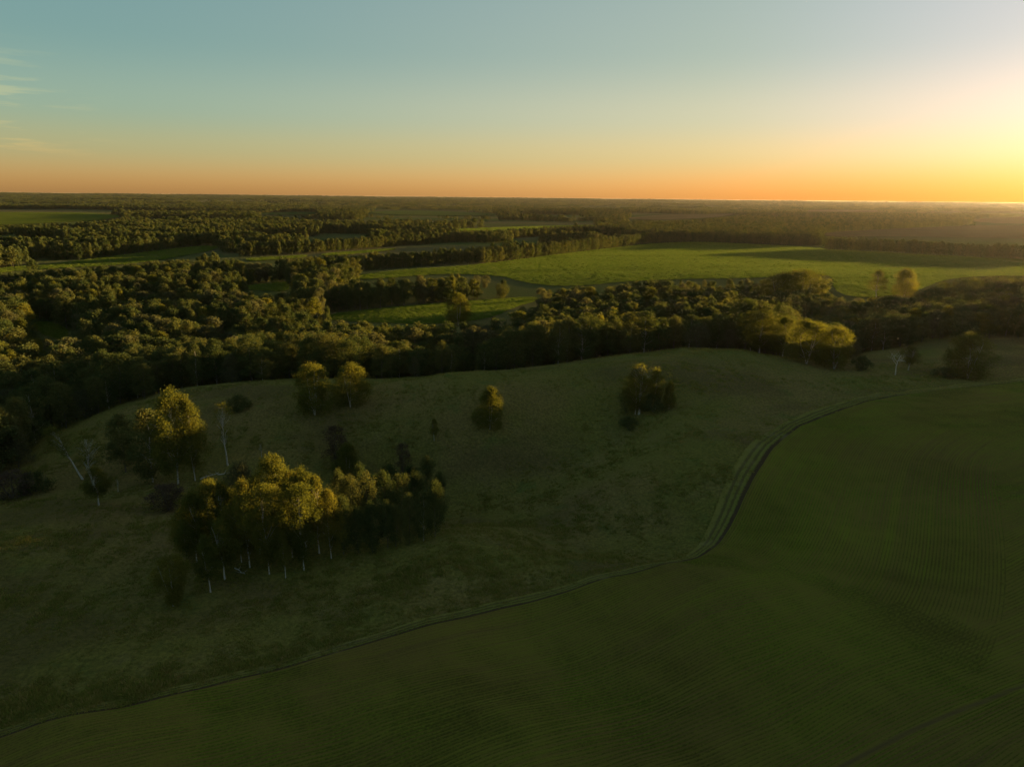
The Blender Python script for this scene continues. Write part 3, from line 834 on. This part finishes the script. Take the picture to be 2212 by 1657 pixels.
# ------------------------------------------------------------------ the woods
def crest_dist(az):
    return np.interp(az, np.r_[R(-60), crest_az, np.arctan2(edge2[:, 0], edge2[:, 1]), R(37), R(47), R(60), R(90)], np.r_[150, crest_r, np.hypot(edge2[:, 0], edge2[:, 1]), 372, 350, 360, 380])

def scatter(r1, r2, sp, a1, a2, seed, hmean, wmean, thresh=None):
    g = np.random.default_rng(seed)
    x1, x2 = r2 * math.sin(R(a1)), r2 * math.sin(R(a2))
    gx, gy = np.meshgrid(np.arange(min(x1, 0), max(x2, 0), sp), np.arange(0, r2, sp))
    x = gx.ravel() + g.uniform(-.5, .5, gx.size) * sp * .9; y = gy.ravel() + g.uniform(-.5, .5, gx.size) * sp * .9
    r, az = np.hypot(x, y), np.arctan2(x, y)
    k = (r >= r1) & (r < r2) & (az > R(a1)) & (az < R(a2)) & (r > crest_dist(az) * 1.035)
    x, y, r = x[k], y[k], r[k]
    if thresh is not None:
        kx = np.clip(1500 / np.maximum(r, 1), 0.22, 1.0)
        nz = 0.7 * waves(x * kx, y * 1.1, 1000, 10, 21) + 0.5 * waves(x * kx, y, 380, 10, 22) + 0.22 * waves(x, y, 140, 8, 23)
        k = nz > thresh
        x, y, r = x[k], y[k], r[k]
    for P in FIELDS:
        bx0, by0 = P.min(0) - 4; bx1, by1 = P.max(0) + 4
        k = (x > bx0) & (x < bx1) & (y > by0) & (y < by1)
        kill = np.zeros(len(x), bool)
        kill[k] = in_poly(x[k], y[k], P)
        x, y, r = x[~kill], y[~kill], r[~kill]
    z = height(x, y)
    h = hmean * np.clip(1 + 0.18 * waves(x, y, 90, 8, 24) + g.normal(0, 0.19, len(x)), 0.42, 1.5)
    w = wmean * np.clip(g.normal(1, 0.24, len(x)), 0.55, 1.6) * (h / hmean) ** 0.5
    low = (x > 150) & (r < 560) & (np.arctan2(x, y) < R(37)); h = np.where(low, np.clip(h, 10, 17) * 0.95, h)
    front = np.clip((r / crest_dist(np.arctan2(x, y)) - 1.03) / 0.30, 0, 1)
    az_ = np.arctan2(x, y)
    f0 = np.where((az_ > R(11)) & (az_ < R(26)), 0.72, 0.95)
    grand = (az_ > R(16.8)) & (az_ < R(21.2)) & (front < 0.8)  # stand made taller to keep sun off the large birch in the hollow
    h = np.where(grand, np.clip(h * 1.35, 19, 24), np.minimum(h, 20.5) * (f0 + (1 - f0) * front))
    h = np.where(az_ < R(37), h, np.where((az_ < R(40.5)) & (r < 415), h * 0.72, h))
    # keep the views of the open fields that the photograph shows
    kill = np.zeros(len(x), bool)
    for fz in (0.96, 0.75, 0.45, 0.2):
        for fw in (-0.4, 0, 0.4):
            px, py = project(np.stack([x + fw * w, y, z + h * fz], 1))
            for P in protect:
                kill |= in_poly(np.nan_to_num(px, nan=-9e9), np.nan_to_num(py, nan=-9e9), P)
    x, y, z, h, w, r = (q[~kill] for q in (x, y, z, h, w, r))
    # clear of the trees placed one by one
    k = np.ones(len(x), bool)
    for (X, Y, rad) in placed:
        k &= (x - X) ** 2 + (y - Y) ** 2 > (rad + 1.5) ** 2
    return np.stack([x, y, z, h, w], 1)[k]

near_wood = scatter(150, 720, 8.4, -44, 37, 31, 17.0, 10.6)
px, py = project(near_wood[:, :3] + np.array((0, 0, 1)) * near_wood[:, 3:4] * .9)
dist = np.hypot(near_wood[:, 0], near_wood[:, 1])
infr = (px > -30) & (px < FW + 30)
zone = np.where(px < 480, 0, np.where(px < 1480, 1, 2))
pick = np.zeros(len(near_wood), bool)
for zi, quota in enumerate((85, 95, 60)):
    idx = np.where(infr & (zone == zi))[0]
    pick[idx[np.argsort(dist[idx])[:quota]]] = True
single, rest = near_wood[pick], near_wood[~pick]
PLACE = ('in the front ranks of the left valley wood', 'in the wood front behind the grassy hill crest', 'in the hazy wood behind the sunlit birch row')
for (x, y, z, h, w), zi in zip(single, zone[pick]):
    will = random.random() > .88
    var = random.randrange(5)
    size = 'tall' if h > 18.5 else ('short' if h < 14.5 else 'middling')
    kind_ = 'grey green bushy willow' if will else ('white stemmed leafy tree' if var == 1 else 'dark stemmed leafy tree')
    put_tree('willow_tree' if will else 'forest_tree', 'willow' if will else 'forest', (x, y, z), h * (.72 if will else 1), w, '%s %s %s' % (size, kind_, PLACE[zi]), 'tree', '%ss %s' % (kind_, PLACE[zi]), var)

# stuff: woods too many to count, instanced on points
def cloud_collection(name, shapes):
    col = bpy.data.collections.new(name)
    for i, (V, F, var, tv, tf, bark, leafm) in enumerate(shapes):
        if tv is not None:
            nv = len(V)
            VV, FF = np.vstack([V, tv]), np.vstack([F, tf + nv]); mi = np.r_[np.zeros(len(F), int), np.ones(len(tf), int)]
            vv = np.r_[var, np.zeros(len(tf))]
        else: VV, FF, mi, vv = V, F, np.zeros(len(F), int), var
        me = np_mesh('wood_tree', VV, FF); attr(me, 'var', vv, 'FLOAT', 'FACE')
        me.materials.append(MAT[leafm]); me.materials.append(MAT[bark])
        me.polygons.foreach_set('material_index', mi.astype(np.int32))
        ob = bpy.data.objects.new('%s_%02d' % (name, i), me)
        col.objects.link(ob)
    return col

def instancer(name, pts_, Href, Wref, col, label, nvar, seed):
    g = np.random.default_rng(seed)
    me = bpy.data.meshes.new(name)
    me.vertices.add(len(pts_)); me.vertices.foreach_set('co', pts_[:, :3].astype(np.float32).ravel())
    attr(me, 'scl', np.stack([pts_[:, 4] / Wref, pts_[:, 4] / Wref, pts_[:, 3] / Href], 1), 'FLOAT_VECTOR')
    attr(me, 'rot', np.stack([0 * pts_[:, 0], 0 * pts_[:, 0], g.uniform(0, 6.28, len(pts_))], 1), 'FLOAT_VECTOR')
    a = me.attributes.new('idx', 'INT', 'POINT'); a.data.foreach_set('value', g.integers(0, nvar, len(pts_)).astype(np.int32))
    ob = link(bpy.data.objects.new(name, me))
    ng = bpy.data.node_groups.new(name, 'GeometryNodeTree')
    ng.interface.new_socket('Geometry', in_out='INPUT', socket_type='NodeSocketGeometry')
    ng.interface.new_socket('Geometry', in_out='OUTPUT', socket_type='NodeSocketGeometry')
    N, L = ng.nodes, ng.links
    gi, go = N.new('NodeGroupInput'), N.new('NodeGroupOutput')
    ci = N.new('GeometryNodeCollectionInfo'); ci.inputs[0].default_value = col; ci.inputs[1].default_value = True; ci.inputs[2].default_value = True
    io = N.new('GeometryNodeInstanceOnPoints'); io.inputs['Pick Instance'].default_value = True
    def na(n, t):
        q = N.new('GeometryNodeInputNamedAttribute'); q.data_type = t; q.inputs[0].default_value = n
        return q.outputs[0]
    L.new(gi.outputs[0], io.inputs['Points']); L.new(ci.outputs[0], io.inputs['Instance'])
    L.new(na('idx', 'INT'), io.inputs['Instance Index']); L.new(na('rot', 'FLOAT_VECTOR'), io.inputs['Rotation']); L.new(na('scl', 'FLOAT_VECTOR'), io.inputs['Scale'])
    L.new(io.outputs[0], go.inputs[0])
    mod = ob.modifiers.new('trees', 'NODES'); mod.node_group = ng
    return tag(ob, label, 'wood', kind='stuff')

def low_tree(seed, n_leaf, leaf, prof, H=16, Wd=8):
    (V, F, var), (tv, tf) = tree_shape(seed=seed, H=H, Wd=Wd, base=.14, prof=prof, n_clump=60, n_leaf=n_leaf, leaf=leaf, clump_r=.17, limbs=0, r0_=.02)
    return V, F, var, tv, tf
def far_clump(seed):
    g = np.random.default_rng(seed)
    Vs, Fs, vr, o = [], [], [], 0
    for k in range(16):
        (V, F, var), _ = tree_shape(seed=seed * 50 + k, H=16 * g.uniform(.75, 1.15), Wd=11, base=.05, prof='dome', n_clump=14, n_leaf=90, leaf=2.6, clump_r=.26, limbs=0)
        a, q = g.uniform(0, 6.28), math.sqrt(g.uniform(0, 1)) * 26
        Vs.append(V + np.array((q * math.cos(a), q * math.sin(a), 0))); Fs.append(F + o); o += len(V); vr.append(var)
    return np.vstack(Vs), np.vstack(Fs), np.concatenate(vr), None, None

mid_col = cloud_collection('mid_wood', [(*low_tree(300 + s, 3800, .50, ('dome', 'oval', 'tall', 'spire', 'vase', 'tall', 'bush', 'oval')[s]), 'dull_bark', ('leaf_forest', 'leaf_forest', 'leaf', 'leaf_forest', 'leaf_grey', 'leaf_forest', 'leaf_forest', 'leaf_forest')[s]) for s in range(8)])
far_col = cloud_collection('far_wood', [(*low_tree(320 + s, 620, 1.25, ('dome', 'oval', 'dome')[s]), 'dull_bark', 'leaf_forest') for s in range(3)])
clump_col = cloud_collection('distant_wood', [(*far_clump(7 + s), 'dull_bark', 'leaf_forest') for s in range(3)])

instancer('valley_wood', rest, 16, 8, mid_col, 'dense dark wood filling the valley behind its front ranks', 8, 41)
side = scatter(300, 760, 8.0, 37, 88, 32, 17.5, 8.5)  # unseen wood right of the frame, added to cast the long foreground shadow
instancer('side_wood', side, 16, 8, far_col, 'unseen wood on raised ground set to shade the foreground', 3, 42)
plain1 = scatter(720, 1700, 9.0, -42, 42, 33, 15.5, 8.6, thresh=-0.05)
instancer('plain_wood', plain1, 16, 8, far_col, 'broken woodland on the plain beyond the valley', 3, 43)
plain2 = scatter(1700, 4200, 17.0, -40, 40, 34, 15.5, 14.0, thresh=0.12)
instancer('distant_wood', plain2, 16, 8, far_col, 'distant woodland patches on the far plain', 3, 44)
plain3 = scatter(4200, 19500, 75.0, -38, 38, 35, 12.5, 9, thresh=0.05)
instancer('horizon_wood', plain3, 16, 8, clump_col, 'faint dark forest reaching the horizon', 3, 45)

# shelter belts: rows of trees across the plain
belts = [([(600, 596), (740, 590), (900, 578), (1050, 568), (1200, 552), (1400, 526), (1500, 521), (1650, 526), (1782, 533)], 'long_belt', 'long dark tree belt along the top of the sunlit field', 15),
         ([(520, 556), (680, 547), (850, 533), (1000, 523), (1150, 513), (1300, 505), (1450, 499), (1600, 500)], 'back_belt', 'second tree belt running parallel behind the long belt', 15),
         ([(1792, 541), (1900, 546), (2050, 554), (2212, 562), (2350, 566)], 'right_belt', 'hazy reddish tree belt ending the sunlit field on the right', 17),
         ([(1650, 512), (1800, 503), (1950, 495), (2080, 489)], 'low_belt', 'thin line of trees across the pale brown field', 14)]
for bi, (line, nm, lab, hh) in enumerate(belts):
    q = hit([c[0] for c in line], [c[1] for c in line])[:, :2]
    sg = np.r_[0, np.cumsum(np.linalg.norm(np.diff(q, axis=0), axis=1))]
    g = np.random.default_rng(60 + bi)
    out = []
    for row in range(3):
        s_ = np.arange(0, sg[-1], 5.0)
        x = np.interp(s_, sg, q[:, 0]) + g.normal(0, 1.2, len(s_)); y = np.interp(s_, sg, q[:, 1]) + row * 6 + 3 + g.normal(0, 1.2, len(s_))
        out.append(np.stack([x, y, height(x, y), hh * np.clip(g.normal(1, .1, len(s_)), .7, 1.25), np.full(len(s_), 7.5) * g.uniform(.8, 1.2, len(s_))], 1))
    instancer('shelter_belt', np.vstack(out), 16, 8, far_col, lab, 3, 70 + bi)
print('COUNTS', len(single), len(rest), len(side), len(plain1), len(plain2), len(plain3))

# ------------------------------------------------------------------ grass and crops standing on the ground
def tufts(name, stops, seed):
    g = np.random.default_rng(seed)
    m = Mat(name); oi = m.node('ShaderNodeObjectInfo').outputs['Random']
    c = m.ramp(oi, stops)
    gm = m.diffuse(c, rough=0.8, trans=(0.3, c))
    col = bpy.data.collections.new(name)
    for k in range(3):
        n = 16
        a = g.uniform(0, 6.28, n); rr = np.sqrt(g.uniform(0, 1, n)) * .42; h = g.uniform(.25, .62, n); b = g.uniform(0, 6.28, n)
        base = np.stack([rr * np.cos(a), rr * np.sin(a), 0 * a - .03], 1)
        side = np.stack([np.cos(b), np.sin(b), 0 * b], 1) * .07
        tip = base + np.stack([.28 * h * np.cos(a), .28 * h * np.sin(a), h], 1) + g.normal(0, .06, (n, 3))
        V = np.stack([base - side, base + side, tip], 1).reshape(-1, 3)
        me = np_mesh('tuft', V, np.arange(n * 3).reshape(-1, 3)); me.materials.append(gm)
        col.objects.link(bpy.data.objects.new('%s_%d' % (name, k), me))
    return col

CROP_POLY = np.vstack([edge[::3], np.array([[330, 250], [330, 60], [200, 20], [60, 18], [-60, 25], [edge[0][0] - 5, edge[0][1] - 30]])])
def build_grass():
    g = np.random.default_rng(77)
    col = tufts('rough_grass', [(0.0, (0.122, 0.142, 0.028)), (0.5, (0.184, 0.174, 0.036)), (0.8, (0.228, 0.182, 0.048)), (1.0, (0.27, 0.20, 0.07))], 78)
    N = 190000
    az = g.uniform(R(-40), R(38), N); r = np.exp(g.uniform(math.log(70), math.log(345), N))
    x, y = r * np.sin(az), r * np.cos(az)
    k = ~in_poly(x, y, CROP_POLY) & (r < crest_dist(az) * 1.02)
    x, y, r = x[k], y[k], r[k]
    clump = waves(x, y, 17, 10, 91) + .8 * waves(x, y, 6, 10, 92)
    k = g.uniform(-3.2, 1.8, len(x)) < clump
    x, y, r, clump = x[k], y[k], r[k], clump[k]
    # the track: grass on verges and crown, none in the ruts
    ts = g.uniform(0, ss[-1], 9000); td = g.uniform(0.1, 5.0, len(ts))
    Tn = np.gradient(edge, axis=0); Tn /= np.linalg.norm(Tn, axis=1)[:, None]
    ex = np.stack([np.interp(ts, ss, edge[:, 0]) - td * np.interp(ts, ss, Tn[:, 1]), np.interp(ts, ss, edge[:, 1]) + td * np.interp(ts, ss, Tn[:, 0])], 1)
    x, y = np.r_[x, ex[:, 0]], np.r_[y, ex[:, 1]]
    clump = np.r_[clump, g.normal(-.2, .5, len(ex))]
    de, _, _, se = nearest(x, y, edge[::4], closed=False)
    a_ = de / (2.2 + 3.6 * np.clip((se - corner_s + 30) / 60, 0, 1)) + .12
    k = ~(((a_ > .30) & (a_ < .46)) | ((a_ > .59) & (a_ < .75)) | (a_ < .17)) | (g.uniform(size=len(x)) < .12)
    x, y, clump, on = x[k], y[k], clump[k], (a_ < 1.0)[k]
    sc = np.clip(.55 + .22 * clump + g.normal(0, .15, len(x)), .3, 1.5) * np.clip(1 + .28 * waves(x, y * 1.4, 62, 8, 98), .6, 1.8)
    sc = np.where(on, sc * .7, sc)
    pts_ = np.stack([x, y, height(x, y) + np.where(on, lift(x, y) + .05, 0), sc * .62, sc * 1.15], 1)
    instancer('meadow_grass', pts_, 1, 1, col, 'rough tufted grass covering the near hill meadow', 3, 93)['category'] = 'grass'
build_grass()

def build_canopy():
    g = np.random.default_rng(79)
    col = tufts('green_crop_blades', [(0.0, (0.088, 0.130, 0.016)), (0.5, (0.122, 0.160, 0.020)), (1.0, (0.160, 0.182, 0.028))], 80)
    out = []
    for fi in (0, 1, 2, 4, 5, 6, 7, 8):
        P = FIELDS[fi]
        lo, hi = P.min(0), P.max(0)
        hi[0] = min(hi[0], 620)
        r = max(np.hypot(*P.mean(0)), 350)
        size = np.clip(r / 260, 1.6, 6)
        n = int(min((hi - lo).prod() / (size ** 2 * .55), 170000))
        x, y = g.uniform(lo[0], hi[0], n), g.uniform(lo[1], hi[1], n)
        k = in_poly(x, y, P)
        x, y = x[k], y[k]
        stripe = 1 + .16 * waves(y * .97 - x * .21, 0 * x, 26, 5, 88) + .12 * waves(x, y, 70, 8, 89)
        out.append(np.stack([x, y, height(x, y) + lift(x, y), np.clip(stripe, .5, 1.5) * (.7 + .12 * size), size * g.uniform(.8, 1.3, len(x))], 1))
    pts_ = np.vstack(out)
    instancer('standing_crop', pts_, 1, 1, col, 'standing green crop on the fields beyond the wood', 3, 94)['category'] = 'crop'
    print('CANOPY', len(pts_))
build_canopy()

def build_rows():
    """young crop plants in drilled rows on the near field"""
    V, F, o = [], [], 0
    def strip(pts2, ok):
        nonlocal o
        z = height(pts2[:, 0], pts2[:, 1]) + lift(pts2[:, 0], pts2[:, 1])
        T = np.gradient(pts2, axis=0); T /= np.linalg.norm(T, axis=1)[:, None] + 1e-9
        N = np.stack([-T[:, 1], T[:, 0]], 1)
        hgt = np.clip(.11 + .045 * waves(pts2[:, 0], pts2[:, 1], 34, 8, 95) + .035 * waves(pts2[:, 0], pts2[:, 1], 7, 8, 96), .015, .3)
        hw = (.07 + .45 * hgt)[:, None]
        v = np.stack([np.c_[pts2 - N * hw, z - .02], np.c_[pts2, z + hgt], np.c_[pts2 + N * hw, z - .02]], 1).reshape(-1, 3)
        i = np.where(ok[:-1] & ok[1:])[0]
        f = np.concatenate([np.stack([3 * i, 3 * i + 3, 3 * i + 4, 3 * i + 1], 1), np.stack([3 * i + 1, 3 * i + 4, 3 * i + 5, 3 * i + 2], 1)])
        V.append(v); F.append(f + o); o += len(v)
    g = np.random.default_rng(97)
    c = CROP_POLY @ np.stack([row_dir, row_nrm], 1)
    al = np.arange(c[:, 0].min(), c[:, 0].max(), 3.2)
    for ac in np.arange(c[:, 1].min(), c[:, 1].max(), .62):
        p = al[:, None] * row_dir + (ac + g.normal(0, .05)) * row_nrm
        r, az = np.hypot(p[:, 0], p[:, 1]), np.arctan2(p[:, 0], p[:, 1])
        ok = in_poly(p[:, 0], p[:, 1], CROP_POLY) & (np.abs(az) < R(41)) & (r > 55)
        if not ok.any(): continue
        j = np.where(ok)[0]; sl = slice(max(j[0] - 1, 0), j[-1] + 2)
        p, ok = p[sl], ok[sl]
        d, _, _, s_ = nearest(p[:, 0], p[:, 1], edge[::4], closed=False)
        head = (s_ > corner_s - 3) & (d < 51)
        t = tram[1] - tram[0]; t = t / np.linalg.norm(t)
        dt = np.abs((p - tram[0]) @ np.array((t[1], -t[0])))
        strip(p, ok & ~head & (d > .6) & (dt > .5))
    T = np.gradient(edge, axis=0); T /= np.linalg.norm(T, axis=1)[:, None]
    Nf = np.stack([T[:, 1], -T[:, 0]], 1)
    sel = (ss > corner_s - 14)
    for dd in np.arange(1.0, 52, .62):
        p = (edge + Nf * dd)[sel][::3]
        d, _, _, s_ = nearest(p[:, 0], p[:, 1], edge[::4], closed=False)
        ok = (d > dd - .35) & in_poly(p[:, 0], p[:, 1], CROP_POLY) & (s_ > corner_s - 12) & (np.abs(np.arctan2(p[:, 0], p[:, 1])) < R(41))
        if ok.sum() > 2: strip(p, ok)
    me = np_mesh('crop_rows', np.vstack(V), np.vstack(F), True)
    m = Mat('crop_row_leaves'); p = m.pos()
    c = m.mix(m.step(m.noise(0.03, p, 4), .36, .66), (0.136, 0.118, 0.022), (0.138, 0.168, 0.017))
    c = m.mix(m.step(m.noise(2.5, p, 4, .7), .35, .7), m.mix(.6, c, (0.030, 0.028, 0.012)), c)
    me.materials.append(m.diffuse(c))
    tag(link(bpy.data.objects.new('crop_rows', me)), 'drilled rows of young green crop on the dark near field', 'crop', kind='stuff')
    print('ROWS', len(me.polygons))
build_rows()

# ------------------------------------------------------------------ evening haze over the whole land
def build_haze():
    zb, zt, L = -60.0, 71.0, 20300.0
    V = [(x, y, z) for z in (zb, zt) for y in (-L, L) for x in (-L, L)]
    F = [(0, 2, 3, 1), (4, 5, 7, 6), (0, 1, 5, 4), (2, 6, 7, 3), (0, 4, 6, 2), (1, 3, 7, 5)]
    me = np_mesh('haze', V, F)
    m = bpy.data.materials.new('haze'); m.use_nodes = True
    n, l = m.node_tree.nodes, m.node_tree.links
    n.clear()
    o = n.new('ShaderNodeOutputMaterial'); v = n.new('ShaderNodeVolumePrincipled')
    v.inputs['Color'].default_value = (0.94, 0.82, 0.86, 1)
    v.inputs['Density'].default_value = 5.2e-6
    v.inputs['Anisotropy'].default_value = 0.70
    l.new(v.outputs[0], o.inputs['Volume'])
    me.materials.append(m)
    tag(link(bpy.data.objects.new('haze', me)), 'thin warm evening haze over the land', 'haze', kind='stuff')
build_haze()
